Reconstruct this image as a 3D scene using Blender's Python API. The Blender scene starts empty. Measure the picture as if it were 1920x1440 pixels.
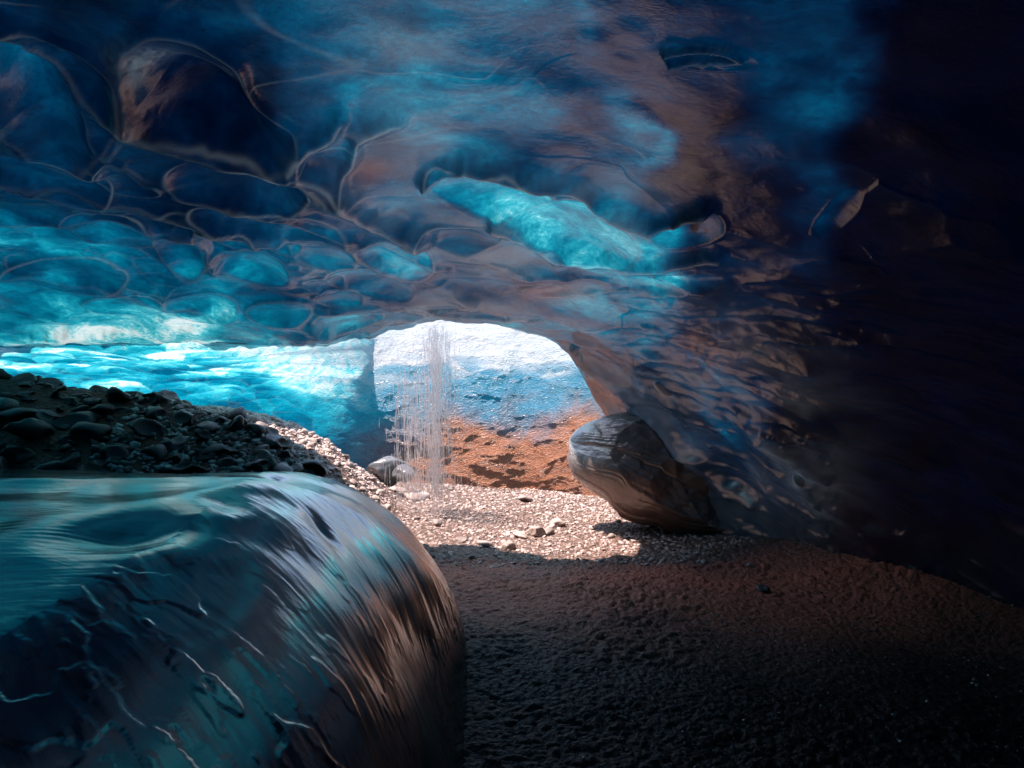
import bpy, math, random
import numpy as np
from math import radians as R
S = bpy.context.scene
C = S.collection
random.seed(7); RNG = np.random.RandomState(11)

# ------------------------------------------------------------------ camera
F = 1371.0; EYE = 1.6
cd = bpy.data.cameras.new('camera'); cam = bpy.data.objects.new('camera', cd); C.objects.link(cam)
cam.location = (0, 0, EYE); cam.rotation_euler = (R(90), 0, 0)
cd.sensor_fit = 'HORIZONTAL'; cd.sensor_width = 36; cd.lens = 36*F/1920; cd.clip_end = 500; cd.clip_start = .05
S.camera = cam
# ------------------------------------------------------------------ light
SUN = np.array([-.34, .15, .93]); SUN /= np.linalg.norm(SUN)      # towards the sun
el = math.asin(SUN[2]); az = math.atan2(SUN[0], SUN[1])
w = bpy.data.worlds.new('World'); S.world = w; w.use_nodes = True
nt = w.node_tree; nt.nodes.clear()
sky = nt.nodes.new('ShaderNodeTexSky'); sky.sky_type = 'NISHITA'; sky.sun_disc = False
sky.sun_elevation = el; sky.sun_rotation = az
bg = nt.nodes.new('ShaderNodeBackground'); bg.inputs[1].default_value = .15
wo = nt.nodes.new('ShaderNodeOutputWorld')
nt.links.new(sky.outputs[0], bg.inputs[0]); nt.links.new(bg.outputs[0], wo.inputs[0])
ld = bpy.data.lights.new('sun', 'SUN'); ld.energy = 5.0; ld.angle = R(.8); ld.color = (1, .80, .72)
lo = bpy.data.objects.new('sun', ld); C.objects.link(lo); lo.location = (-10, -2, 20)
from mathutils import Vector, Matrix, noise as mnoise
lo.rotation_euler = Vector((float(-SUN[0]), float(-SUN[1]), float(-SUN[2]))).to_track_quat('-Z', 'Y').to_euler()
vs = S.view_settings; vs.view_transform = 'Standard'; vs.look = 'None'; vs.exposure = 1.5; vs.gamma = 1
cy = S.cycles; cy.max_bounces = 7; cy.diffuse_bounces = 4; cy.glossy_bounces = 3; cy.transmission_bounces = 5
cy.caustics_reflective = False; cy.caustics_refractive = False; cy.sample_clamp_indirect = 4
cy.use_denoising = True

# ------------------------------------------------------------------ numpy noise
def _h(i, j, k, s):
    n = (i.astype(np.int64)*73856093) ^ (j.astype(np.int64)*19349663) ^ (k.astype(np.int64)*83492791) ^ (s*2654435)
    n = (n ^ (n >> 13)) * 1274126177 & 0xffffffff
    n = (n ^ (n >> 16)) * 668265263 & 0xffffffff
    return ((n ^ (n >> 15)) & 0xffffff) / float(0xffffff)
def vnoise(p, s=0):
    f = np.floor(p); t = p-f; t = t*t*t*(t*(t*6-15)+10); i, j, k = [f[..., a].astype(np.int64) for a in range(3)]
    r = 0
    for a in (0, 1):
        wa = t[..., 0] if a else 1-t[..., 0]
        for b in (0, 1):
            wb = t[..., 1] if b else 1-t[..., 1]
            for c in (0, 1):
                wc = t[..., 2] if c else 1-t[..., 2]
                r = r + wa*wb*wc*_h(i+a, j+b, k+c, s)
    return r*2-1
def fbm(p, o=4, s=0, g=.5):
    r = 0; a = 1; n = 0
    for q in range(o):
        r = r + a*vnoise(p*2**q+q*17.3, s+q); n += a; a *= g
    return r/n
def warp(p, a, f=1.0, s=50):
    return p + a*np.stack([fbm(p*f+c*31.7, 3, s+c) for c in range(3)], -1)
def worley(p, s=0, jit=.95):
    f = np.floor(p); F1 = np.full(p.shape[:-1], 9.); F2 = F1.copy(); ID = np.zeros(p.shape[:-1])
    i, j, k = [f[..., a].astype(np.int64) for a in range(3)]
    for a in (-1, 0, 1):
        for b in (-1, 0, 1):
            for c in (-1, 0, 1):
                I, J, K = i+a, j+b, k+c
                dx = I+.5+jit*(_h(I, J, K, s)-.5)-p[..., 0]
                dy = J+.5+jit*(_h(I, J, K, s+1)-.5)-p[..., 1]
                dz = K+.5+jit*(_h(I, J, K, s+2)-.5)-p[..., 2]
                d = np.sqrt(dx*dx+dy*dy+dz*dz)
                m = d < F1
                F2 = np.where(m, F1, np.minimum(F2, d)); ID = np.where(m, _h(I, J, K, s+3), ID); F1 = np.where(m, d, F1)
    return F1, F2, ID
def sm(a, b, x):
    t = np.clip((x-a)/(b-a), 0, 1); return t*t*(3-2*t)

# ------------------------------------------------------------------ mesh helpers
def tag(o, label=None, cat=None, group=None, kind=None):
    if label: o['label'] = label
    if cat: o['category'] = cat
    if group: o['group'] = group
    if kind: o['kind'] = kind
    return o
def raw_mesh(name, V, Q, mat, attrs=None, parent=None, smooth=True):
    V = np.asarray(V, np.float32).reshape(-1, 3); Q = np.asarray(Q, np.int32); n = Q.shape[1]
    me = bpy.data.meshes.new(name)
    me.vertices.add(len(V)); me.vertices.foreach_set('co', V.ravel())
    me.loops.add(Q.size); me.loops.foreach_set('vertex_index', Q.ravel())
    me.polygons.add(len(Q)); me.polygons.foreach_set('loop_start', np.arange(0, Q.size, n, dtype=np.int32))
    me.polygons.foreach_set('loop_total', np.full(len(Q), n, np.int32))
    me.polygons.foreach_set('use_smooth', np.full(len(Q), smooth))
    for k, a in (attrs or {}).items():
        if k == 'flow': me.attributes.new(k, 'FLOAT_VECTOR', 'POINT').data.foreach_set('vector', np.asarray(a, np.float32).ravel()); continue
        at = me.attributes.new(k, 'FLOAT', 'POINT'); at.data.foreach_set('value', np.asarray(a, np.float32).ravel())
    me.update(calc_edges=True); me.validate()
    if mat: me.materials.append(mat)
    o = bpy.data.objects.new(name, me); C.objects.link(o)
    if parent: o.parent = parent
    return o
def grid(name, P, mat, attrs=None, keep=None, parent=None, wrap=False):
    h, w_ = P.shape[:2]; I = np.arange(h*w_).reshape(h, w_)
    if wrap: I = np.concatenate([I, I[:, :1]], 1)
    Q = np.stack([I[:-1, :-1], I[:-1, 1:], I[1:, 1:], I[1:, :-1]], -1)
    if keep is not None: Q = Q[keep]
    Pf = np.asarray(P).reshape(-1, 3); q = Q.reshape(-1, 4); a = Pf[q[:, 0]]; nn = np.cross(Pf[q[:, 2]]-a, Pf[q[:, 3]]-Pf[q[:, 1]])
    ref = (a-Pf.mean(0)) if wrap else (np.array([0, 3, 1.6])-a)           # faces look into the cave (or outwards on a closed body)
    nn /= np.maximum(np.linalg.norm(nn, axis=1, keepdims=True), 1e-12); ref = ref/np.linalg.norm(ref, axis=1, keepdims=True)
    if (nn*ref).sum() < 0: Q = q[:, ::-1]
    return raw_mesh(name, P, Q.reshape(-1, 4), mat, attrs, parent)
def grid_normals(P):
    du = np.gradient(P, axis=1); dv = np.gradient(P, axis=0)
    n = np.cross(du, dv); return n/np.maximum(np.linalg.norm(n, axis=-1, keepdims=True), 1e-9)
def pix(px, py, Y): return np.array([(px-960)/F*Y, Y, EYE+(720-py)/F*Y])

# ------------------------------------------------------------------ materials
class NT:
    def __init__(s, name):
        s.m = bpy.data.materials.new(name); s.m.use_nodes = True; s.t = s.m.node_tree; s.t.nodes.clear()
        s.out = s.n('OutputMaterial')
    def n(s, k, **kw):
        nd = s.t.nodes.new('ShaderNode'+k)
        for a, b in kw.items(): setattr(nd, a, b)
        return nd
    def l(s, a, b): s.t.links.new(a, b)
    def put(s, v, sock):
        if hasattr(v, 'links'): s.l(v, sock)
        elif isinstance(v, (tuple, list)) and len(v) == 3 and sock.type == 'RGBA': sock.default_value = (*v, 1)
        else: sock.default_value = v
    def math(s, op, a, b=0, c=0, clamp=False):
        nd = s.n('Math', operation=op, use_clamp=clamp)
        for i, v in enumerate((a, b, c)): s.put(v, nd.inputs[i])
        return nd.outputs[0]
    def mix(s, f, a, b):
        nd = s.n('Mix', data_type='RGBA'); s.put(f, nd.inputs[0]); s.put(a, nd.inputs[6]); s.put(b, nd.inputs[7]); return nd.outputs[2]
    def ramp(s, f, pts):
        nd = s.n('ValToRGB'); s.put(f, nd.inputs[0]); e = nd.color_ramp.elements
        while len(e) < len(pts): e.new(.5)
        for q, (p, c) in zip(e, pts): q.position = p; q.color = (*c, 1) if isinstance(c, tuple) else (c, c, c, 1)
        return nd.outputs[0]
    def coord(s, scale=(1, 1, 1), rot=(0, 0, 0)):
        tc = s.n('TexCoord'); mp = s.n('Mapping'); s.l(tc.outputs['Object'], mp.inputs[0])
        mp.inputs['Scale'].default_value = scale; mp.inputs['Rotation'].default_value = rot; return mp.outputs[0]
    def noise(s, v, sc, det=5, ro=.5, dist=0, typ='FBM'):
        nd = s.n('TexNoise'); nd.noise_type = typ; s.l(v, nd.inputs['Vector']); nd.inputs['Scale'].default_value = sc
        nd.inputs['Detail'].default_value = det; nd.inputs['Roughness'].default_value = ro; nd.inputs['Distortion'].default_value = dist
        return nd.outputs[0]
    def voro(s, v, sc, feat='F1', rnd=1):
        nd = s.n('TexVoronoi'); nd.feature = feat; s.l(v, nd.inputs['Vector']); nd.inputs['Scale'].default_value = sc; nd.inputs['Randomness'].default_value = rnd; return nd
    def attr(s, name): nd = s.n('Attribute', attribute_name=name); return nd.outputs['Fac']
    def bump(s, h, st, dist=.02, nrm=None):
        nd = s.n('Bump'); nd.inputs['Strength'].default_value = st; nd.inputs['Distance'].default_value = dist; s.l(h, nd.inputs['Height'])
        if nrm: s.l(nrm, nd.inputs['Normal'])
        return nd.outputs[0]
A_ICE = (2.6, .58, .42)
def ice_mat(name, sc=(1, 1, 1), rot=(0, 0, 0), diff=.34, rough=.22, bump=.5, fine=22, transl=.72, spec=1.0, speck=.5, coarse=4, gain=.3, ior=1.45, curl=0, flow=False, var=1, tint=(.55, .80, .92)):
    """glacier ice: light soaks through by Beer's law on a depth value that carries painted glow, a cloudy scattering part, a wet glossy skin"""
    k = NT(name); co = k.coord(sc, rot)
    if flow: co = k.n('Attribute', attribute_name='flow').outputs['Vector']
    t = k.attr('glow_depth'); dirt = k.attr('dirt'); frost_sheen = k.attr('frost_sheen'); shade_scale = k.math('SUBTRACT', 1., k.attr('clear'))  # 'clear' holds the painted darkness of the roof
    n1 = k.noise(co, coarse, 6, .62, .6); n2 = k.noise(co, fine, 6, .6, .3)
    tt = k.math('ADD', t, k.math('MULTIPLY', k.math('SUBTRACT', n1, .5), 4.2*var))
    tt = k.math('ADD', tt, k.math('MULTIPLY', k.math('SUBTRACT', n2, .5), 1.5*var))
    sp = k.noise(k.coord(), 60, 3, .7); sp = k.ramp(sp, [(.66, 0.), (.74, 1.)])
    n3 = k.noise(k.coord(), fine*6, 2, .7); tt = k.math('ADD', tt, k.math('MULTIPLY', k.math('SUBTRACT', n3, .5), 1.6*var))
    tt = k.math('ADD', tt, k.math('MULTIPLY', sp, 2.5*speck))
    tt = k.math('MAXIMUM', tt, .15)
    cx = k.n('CombineXYZ')
    for i, a in enumerate(A_ICE): k.l(k.math('EXPONENT', k.math('MULTIPLY', tt, -a)), cx.inputs[i])
    vm = k.n('VectorMath', operation='SCALE'); k.l(cx.outputs[0], vm.inputs[0]); vm.inputs['Scale'].default_value = gain
    tcol = k.mix(k.math('MULTIPLY', dirt, .85), vm.outputs[0], (.10, .045, .025))
    tcol = k.mix(k.math('MULTIPLY', frost_sheen, .5), tcol, (.10, .14, .15))
    base = k.mix(dirt, k.mix(frost_sheen, (diff*tint[0], diff*tint[1], diff*tint[2]), (.54, .58, .60)), (.40, .16, .08))
    base = k.mix(k.math('MULTIPLY', sp, speck), base, (.03, .03, .03))
    vb = k.n('VectorMath', operation='SCALE'); k.l(base, vb.inputs[0]); k.l(shade_scale, vb.inputs['Scale']); base = vb.outputs[0]     # base colour dimmed where the roof is painted dark
    bh = k.math('ADD', k.math('ADD', k.math('MULTIPLY', n1, 2.0), k.math('MULTIPLY', n2, .6)), k.math('MULTIPLY', n3, .12))
    nr = k.bump(bh, bump, .03)
    if curl:
        cn = k.noise(co, 5.5, 3, .55, 2.2); r1 = k.math('ABSOLUTE', k.math('SUBTRACT', cn, .5)); cn2 = k.noise(co, 13, 3, .5, 1.6); r2 = k.math('ABSOLUTE', k.math('SUBTRACT', cn2, .48))
        rr = k.math('ADD', k.math('POWER', k.math('MULTIPLY', r1, 3.), .6), k.math('MULTIPLY', k.math('POWER', k.math('MULTIPLY', r2, 3.), .6), .45))
        nr = k.bump(rr, curl, .05, nr)
    d = k.n('BsdfDiffuse'); k.l(base, d.inputs[0]); k.l(nr, d.inputs['Normal'])
    tr = k.n('BsdfTranslucent'); k.l(tcol, tr.inputs[0]); k.l(nr, tr.inputs['Normal'])
    m1 = k.n('MixShader'); m1.inputs[0].default_value = transl; k.l(d.outputs[0], m1.inputs[1]); k.l(tr.outputs[0], m1.inputs[2])
    g = k.n('BsdfGlossy'); g.inputs['Roughness'].default_value = rough; k.l(nr, g.inputs['Normal']); g.inputs[0].default_value = (.95, .95, .95, 1)
    fr = k.n('Fresnel'); fr.inputs[0].default_value = ior; k.l(nr, fr.inputs['Normal'])
    m2 = k.n('MixShader'); k.l(k.math('MULTIPLY', fr.outputs[0], spec, clamp=True), m2.inputs[0]); k.l(m1.outputs[0], m2.inputs[1]); k.l(g.outputs[0], m2.inputs[2])
    k.l(m2.outputs[0], k.out.inputs[0]); return k.m
def stone_mat(name, c1, c2, rough=.6, bump=.5, sc=14, spec=.5):
    k = NT(name); co = k.coord(); oi = k.n('ObjectInfo')
    n = k.noise(co, sc, 8, .65, .3); v = k.voro(co, sc*3).outputs['Distance']
    c = k.mix(k.ramp(n, [(.3, 0.), (.7, 1.)]), c1, c2)
    at = k.n('Attribute', attribute_name='tone')
    c = k.mix(k.math('MULTIPLY', at.outputs['Fac'], .6), c, (c2[0]*1.5+.05, c2[1]*1.5+.05, c2[2]*1.5+.05))
    hs = k.n('HueSaturation'); k.l(c, hs.inputs['Color']); k.l(k.math('MULTIPLY_ADD', oi.outputs['Random'], .7, .65), hs.inputs['Value'])
    b = k.n('BsdfPrincipled'); k.l(hs.outputs[0], b.inputs['Base Color'])
    k.l(k.math('MULTIPLY_ADD', n, .3, rough-.15), b.inputs['Roughness']); b.inputs['Specular IOR Level'].default_value = spec
    k.l(k.bump(k.math('ADD', n, k.math('MULTIPLY', v, .3)), bump, .02), b.inputs['Normal'])
    k.l(b.outputs[0], k.out.inputs[0]); return k.m

M_CEIL = ice_mat('ceiling_ice', diff=.26, rough=.085, bump=.17, fine=34, coarse=2.6, transl=.5, gain=.52, ior=1.95, tint=(.40, .72, .84), spec=.8, var=1.85, speck=.8)
M_UNSEEN_ROOF = ice_mat('unseen_roof_ice', gain=1, transl=.9, var=.3)
M_WALL = ice_mat('chamber_wall_ice', sc=(.8, 1, 1.9), diff=.66, rough=.3, bump=.30, fine=14, coarse=3.5, transl=.42, var=.8, speck=.1, gain=1, curl=.65, tint=(.03, .30, .50), ior=1.45, spec=.35)
M_MOUND = ice_mat('mound_ice', flow=True, diff=.008, rough=.13, bump=.05, fine=14, coarse=5, transl=.2, ior=2.2, var=.5)
M_BULGE = ice_mat('bulge_ice', diff=.13, rough=.15, bump=.4, transl=.2, speck=.6, ior=2.0, tint=(.8, .78, .74))
M_CLEAR = ice_mat('clear_ice', diff=.3, rough=.06, bump=.3, transl=.5, spec=1.6)
M_GRAVEL = stone_mat('gravel_stone', (.20, .15, .13), (.56, .44, .40), .65, .6, 9)
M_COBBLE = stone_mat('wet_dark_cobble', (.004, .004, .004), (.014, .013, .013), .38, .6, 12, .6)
M_PALE = stone_mat('pale_stone', (.16, .125, .11), (.38, .30, .26), .6, .5, 10)

M_WHITE = stone_mat('white_stone', (.45, .50, .52), (.75, .80, .82), .5, .3, 9)
# ------------------------------------------------------------------ cave shape
TOEY = [-6, 0, 3, 4.5, 5.9, 6.85, 7.8, 10.2, 15]; TOEX = [3.4, 3.6, 3.5, 3.25, 2.8, 2.45, 2.05, 1.5, 1.2]
def hc(Y): return np.interp(Y, [-6, 0, 1, 2.3, 4, 5.5, 6.7, 10, 14], [2.7, 3.0, 2.95, 2.84, 2.63, 2.39, 2.16, 2.13, 2.1])
def inside(X, Y, Z):
    xc = np.interp(Y, [0, 3, 7, 12], [-.2, -.4, -.7, -.8]); W = np.interp(Y, TOEY, TOEX)-xc; H = hc(Y)-.20*sm(-.8, -2.2, X)*sm(4.6, 6.6, Y)
    u = np.maximum(X-xc, 0)/W; ul = np.maximum(-(X+3), 0)/9.5
    a = 1-u**2.0-np.maximum((Z+.15)/(H+.15), 0)**1.8-ul**2.4
    return np.minimum(np.minimum(a, (Y+5)/3), 13.5-Y)
def march(D, tmax=30., n=260):
    t0 = np.full(D.shape[:-1], .04); t1 = t0.copy(); hit = np.zeros(D.shape[:-1], bool); ts = .04*(tmax/.04)**(np.arange(n)/(n-1.))
    for t in ts[1:]:
        X, Y, Z = D[..., 0]*t, D[..., 1]*t, EYE+D[..., 2]*t
        ins = inside(X, Y, Z) > 0
        upd = ~hit & ins; t0 = np.where(upd, t, t0)
        nh = ~hit & ~ins; t1 = np.where(nh, t, t1); hit |= nh
    t1 = np.where(hit, t1, tmax)
    for _ in range(18):
        m = (t0+t1)/2; ins = inside(D[..., 0]*m, D[..., 1]*m, EYE+D[..., 2]*m) > 0
        t0 = np.where(ins, m, t0); t1 = np.where(ins, t1, m)
    return (t0+t1)/2
# the lower edge of the near roof: the lip in front of the shaft, then the edge of the right wall, then its foot
LIPX = [-2500, -900, -300, 0, 300, 600, 700, 760, 820, 930, 1020, 1065, 1085, 1110, 1145, 1200, 1300, 1450, 1600, 1920, 2300, 3200]
LIPY = [1500, 1100, 760, 650, 647, 650, 630, 612, 603, 611, 636, 664, 692, 742, 800, 960, 1010, 1060, 1105, 1215, 1420, 2300]

# ---- ice ceiling and right wall, one fan of rays seen from eye height
azf = np.concatenate([np.linspace(-330, -12, 60), np.linspace(-10, 1050, 480), np.linspace(1052, 1180, 110), np.linspace(1183, 1700, 210), np.linspace(1706, 2250, 70)])
hx = [((p-960)/F, 1., p) for p in azf]
aL = math.degrees(math.atan((azf[0]-960)/F)); aR = math.degrees(math.atan((azf[-1]-960)/F))
left = [a for a in np.arange(-178, aL-1.5, 3.)]; right = [a for a in np.arange(aR+2, 180, 3.)]
def far(a):
    kk = 1/math.cos(R(42)); return (math.sin(R(a))*kk, math.cos(R(a))*kk, 960+F*math.tan(R(max(-70, min(70, a)))))
hx = [far(a) for a in left]+hx+[far(a) for a in right]
HX = np.array(hx); PX = HX[:, 2]
bot = np.interp(PX, LIPX, LIPY)
bot = np.where((PX < -1500) | (PX > 3000), 2600, bot)
# slight unevenness of the lip so the edge is not a drawn curve
bot = bot + 9*sm(800, 600, PX)*fbm(np.stack([PX/70, PX*0, PX*0+3], -1), 3, 9) + 3.0*vnoise(np.stack([PX/28, PX*0, PX*0], -1), 3)+1.6*vnoise(np.stack([PX/9, PX*0, PX*0], -1), 4)
up = np.concatenate([14*np.linspace(1, 0, 14)[:-1]**2+.56])
NV = 430
rows_s = []
v = np.linspace(0, 1, NV)
topy = -50.
PYg = topy + (bot[None, :]-topy)*(v[:, None])
SY = (720-PYg)/F
SYtop = np.repeat(up[:, None], len(PX), 1)
Sall = np.concatenate([SYtop, SY], 0); PYall = 720-F*Sall
D = np.stack([np.repeat(HX[None, :, 0], len(Sall), 0), np.repeat(HX[None, :, 1], len(Sall), 0), Sall], -1)
T = march(D)
P = D*T[..., None]; P[..., 2] += EYE
N = grid_normals(P); cdir = -D/np.linalg.norm(D, axis=-1, keepdims=True)
N *= np.sign((N*cdir).sum(-1, keepdims=True)); OUT = -N     # OUT points into the glacier
PXg = np.repeat(PX[None, :], len(Sall), 0)
# pockets: cx, cy, rx, ry, tilt, depth, glow
POCK = [(452,332,142,44,8,.17,1.5),(912,350,118,50,8,.10,3.4),(1058,425,140,50,17,.10,3.3),(512,414,146,33,9,.15,1.3),(742,476,82,30,14,.13,2.2),
 (466,500,82,25,5,.13,1.6),(542,463,36,13,0,.07,1.0),(860,442,76,24,4,.12,.9),(694,525,80,24,8,.12,1.6),(385,185,175,92,28,.26,-.5),
 (70,170,150,95,42,.24,.2),(1335,72,88,28,6,.035,.3),(372,576,66,26,0,.12,1.2),(520,580,64,19,0,.10,1.0),(640,556,56,15,4,.09,1.2),(655,598,66,15,-4,.09,1.4),
 (432,446,62,24,16,.12,1.3),(612,476,56,24,12,.10,1.0),(330,482,56,40,18,.14,1.5),(1288,428,66,30,-6,.10,3.4),(1290,525,64,14,4,.08,1.6),
 (1570,398,52,26,-38,.06,1.4),(610,530,44,15,8,.08,.9),(740,590,60,11,2,.07,1.2),(880,578,70,10,6,.06,.8),(1170,628,66,15,10,.07,1.1),(1050,606,52,10,12,.06,1.3),
 (200,430,90,40,10,.13,.8),(120,530,110,30,4,.12,.4),(230,585,80,20,0,.09,.8),
 (1060,535,80,14,3,.06,.2),(1180,560,70,14,6,.06,.5),
 (90,330,120,34,14,.14,-.2),(235,330,70,24,16,.1,-.2)]
AMP = 1.25
disp = np.zeros(T.shape); glow = np.zeros(T.shape); insidep = np.zeros(T.shape); rim = np.zeros(T.shape)
wx = PXg + 26*fbm(np.stack([PXg/130, PYall/80, PXg*0], -1), 2, 5); wy = PYall + 12*fbm(np.stack([PXg/140, PYall/90, PXg*0+9], -1), 2, 8)
for (cx, cyy, rx, ry, an, dp, gl) in POCK:
    ca, sa = math.cos(R(an)), math.sin(R(an)); dx = wx-cx; dy = wy-cyy
    a = (dx*ca+dy*sa)/rx; b = (-dx*sa+dy*ca)/ry
    b = b*(1+.35*np.clip(a, -1.5, 1.5)) if cx % 2 else b*(1-.3*np.clip(a, -1.5, 1.5))
    r = np.sqrt(a*a+b*b); m = r < 1
    soft = cyy < 310 and cyy != 332; dp *= np.interp(cyy, [170, 330, 480, 620], [1., .5, .42, .40])
    disp += np.where(m, dp*((1-r*r)**2*.8 if soft else (1-r*r)), 0); insidep = np.maximum(insidep, sm(1.25, .85, r))
    glow += np.where(m, gl*(.30+.70*sm(-.3, .95, a*.8+b*.5))*sm(1.0, .93, r), 0)
    e = np.exp(-((r-1.02)*min(rx, 90)/2.2)**2)*(.45+.55*sm(.5, -.6, b)); rim = np.maximum(rim, e*(.35 if soft else 1))
    disp -= dp*.12*np.exp(-((r-1.06)/.10)**2)
# scallops between the pockets, long in the direction of the air flow
def scal(P, f, s, amp, st=(1, 1, 1)):
    q = warp(P, .35/f*1.2, f*.7, s)*np.array(st)*f; F1, F2, ID = worley(q, s); return amp*(.45-F1*F1)*(0.6+.8*ID), F2-F1, ID
rw = sm(1080, 1250, PXg)*sm(380, 620, PYall)                 # right wall
lf = sm(360, 500, PYall)*sm(900, 650, PXg)
s1, e1, id1 = scal(P, 1.7, 21, .062, (.62, 1.05, 1)); s2, e2, id2 = scal(P, 4.2, 31, .024, (.6, 1., 1.1)); s3, e3, _ = scal(P, 9, 41, .009, (1, .6, 1))
smooth_top = sm(420, 200, PYall)*sm(300, 600, PXg)
fd = np.array([.44, -.84, -.31]); fd /= np.linalg.norm(fd); Pr = P - (P@fd)[..., None]*fd*.72
s4, e4, id4 = scal(Pr, 4.2, 51, .06); s5, e5, id5 = scal(Pr, 9.5, 55, .018)
disp += (s4+s5)*rw
disp += s1*(1-insidep)*(1-.75*smooth_top)*(1-.5*sm(300, 120, PYall))*(1+.4*lf)*(1-.5*rw) + s2*(1-.8*insidep)*(.12+.8*lf+.1*rw)*(1-.7*smooth_top) + s3*(.25+.75*rw)*(1-.7*smooth_top)
disp += .16*fbm(P*.55, 3, 91) + .03*fbm(P*2.2, 3, 92)
RID = [([(0,60),(150,180),(280,240),(420,268),(560,300),(640,360),(770,440)],16,.07,.5), ([(560,285),(640,335),(700,400),(800,442)],9,.04,.9),
 ([(330,352),(480,375),(640,430),(720,460),(830,505)],7,.04,.8), ([(640,330),(665,240),(745,205)],10,.04,.8), ([(790,330),(870,294),(980,306),(1070,345),(1150,400),(1225,412),(1330,385)],8,.06,1.),
 ([(930,408),(1050,482),(1180,492),(1350,482)],8,.05,.6), ([(540,272),(640,205)],12,.04,.7), ([(0,520),(180,556),(420,596),(620,612)],7,.04,.5), ([(50,110),(150,200),(178,262)],10,.05,.5),
 ([(0,425),(200,408),(350,440),(400,500)],8,.05,.4), ([(480,440),(640,445),(760,520),(900,560)],6,.03,.6), ([(600,575),(760,572),(900,590),(1040,604)],5,.03,.9), ([(0,330),(180,370),(330,400),(520,440)],9,.05,.35),
 ([(1260,60),(1340,50),(1400,80),(1330,98),(1270,88)],5,.03,.5), ([(1080,690),(1200,740),(1400,800),(1560,900)],10,.05,.4), ([(1150,780),(1260,830),(1330,900),(1400,950)],8,.05,.5), ([(700,620),(820,592),(960,598),(1100,650),(1300,690)],6,.03,.5)]
ridl = np.zeros(T.shape)
rxw = PXg+14*fbm(np.stack([PXg/60, PYall/40, PXg*0+2], -1), 3, 161); ryw = PYall+9*fbm(np.stack([PXg/60, PYall/40, PXg*0+4], -1), 3, 162)
for pl, wd, am, fs_ in RID:
    dd = np.full(T.shape, 1e9)
    for (x0, y0_), (x1, y1_) in zip(pl[:-1], pl[1:]):
        vx, vy = x1-x0, y1_-y0_; tt = np.clip(((rxw-x0)*vx+(ryw-y0_)*vy)/(vx*vx+vy*vy), 0, 1)
        dd = np.minimum(dd, np.hypot(rxw-x0-tt*vx, ryw-y0_-tt*vy))
    disp -= am*np.exp(-(dd/wd)**2*.5); ridl = np.maximum(ridl, fs_*np.exp(-(dd/(wd*.28))**2))
# long folds flowing over the left of the roof
fl = np.sin((P[..., 0]*.9+P[..., 1]*2.1+1.5*fbm(P*.5, 2, 7))*2.2); disp += .05*np.abs(fl)*sm(560, 200, PXg)
disp *= AMP
edge = sm(0, 22, bot[None, :]-PYall)
fade = np.clip(1-(T*0+np.abs(PXg-960)/2600), .2, 1)
P2 = P + OUT*(disp*np.clip(edge, .15, 1)*fade)[..., None]
# roof brightness painted as a glow map, stored as absorption depth
TX = np.arange(0, 1921, 120.); TY = [-50, 0, 100, 200, 300, 350, 400, 450, 500, 560, 620, 700, 800, 900, 1000, 1250]
TL = [[.09,.05,.08,.12,.16,.22,.26,.30,.34,.32,.13,.12,.14,.13,.035,.01,.01],
 [.09,.05,.08,.12,.16,.22,.26,.30,.34,.32,.13,.12,.14,.13,.035,.01,.01],
 [.14,.06,.06,.09,.10,.20,.30,.30,.27,.24,.13,.12,.14,.11,.02,.01,.01],
 [.10,.11,.06,.04,.05,.20,.34,.30,.25,.15,.22,.05,.11,.08,.02,.01,.01],
 [.09,.15,.12,.08,.10,.14,.26,.32,.20,.14,.24,.04,.08,.04,.01,.006,.006],
 [.10,.12,.10,.09,.14,.18,.24,.26,.24,.18,.14,.04,.05,.05,.01,.006,.006],
 [.22,.16,.10,.10,.14,.20,.22,.22,.34,.40,.22,.05,.04,.05,.01,.006,.006],
 [.36,.22,.20,.16,.16,.22,.22,.20,.40,.50,.38,.06,.05,.04,.01,.006,.006],
 [.14,.26,.24,.20,.20,.20,.20,.18,.20,.34,.40,.07,.07,.04,.01,.006,.006],
 [.28,.30,.28,.24,.22,.20,.20,.18,.20,.30,.26,.06,.05,.03,.01,.006,.006],
 [.40,.40,.40,.35,.30,.30,.28,.25,.25,.28,.24,.10,.05,.03,.02,.006,.006],
 [.90,.90,.90,.90,.80,.70,.50,.35,.35,.24,.20,.16,.05,.05,.03,.006,.006],
 [.30,.30,.30,.30,.30,.30,.30,.30,.30,.14,.14,.20,.16,.03,.01,.006,.006],
 [.10,.10,.10,.10,.10,.10,.10,.10,.10,.10,.08,.08,.10,.02,.01,.006,.006],
 [.02]*9+[.04,.04,.05,.05,.02,.01,.006,.006],
 [.01]*17]
TL = np.array(TL)
TL[:10, 10:14] *= 1.25
TL[3:8, 13:15] *= 1.8
def bil(px, py):
    gx = np.clip(px/120., 0, 15.999); gy = np.interp(py, TY, np.arange(len(TY))); gy = np.clip(gy, 0, len(TY)-1.001)
    i = gx.astype(int); j = gy.astype(int); a = gx-i; b = gy-j; a = a*a*(3-2*a); b = b*b*(3-2*b)
    L = np.log(TL); return np.exp(L[j, i]*(1-a)*(1-b)+L[j, i+1]*a*(1-b)+L[j+1, i]*(1-a)*b+L[j+1, i+1]*a*b)
off = fbm(np.stack([PXg/150, PYall/90, PXg*0], -1), 3, 66)
L = bil(PXg+110*off, PYall+60*fbm(np.stack([PXg/150, PYall/90, PXg*0+5], -1), 3, 67))
glow_depth = -(2.2*np.log(L)+.50)/A_ICE[1] - glow*.95 - 9*(disp-disp.mean()) + 1.2*fbm(P*1.8+3, 4, 77) + 1.0*(.5-id2)*(.2+.8*lf+.8*rw)
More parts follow.
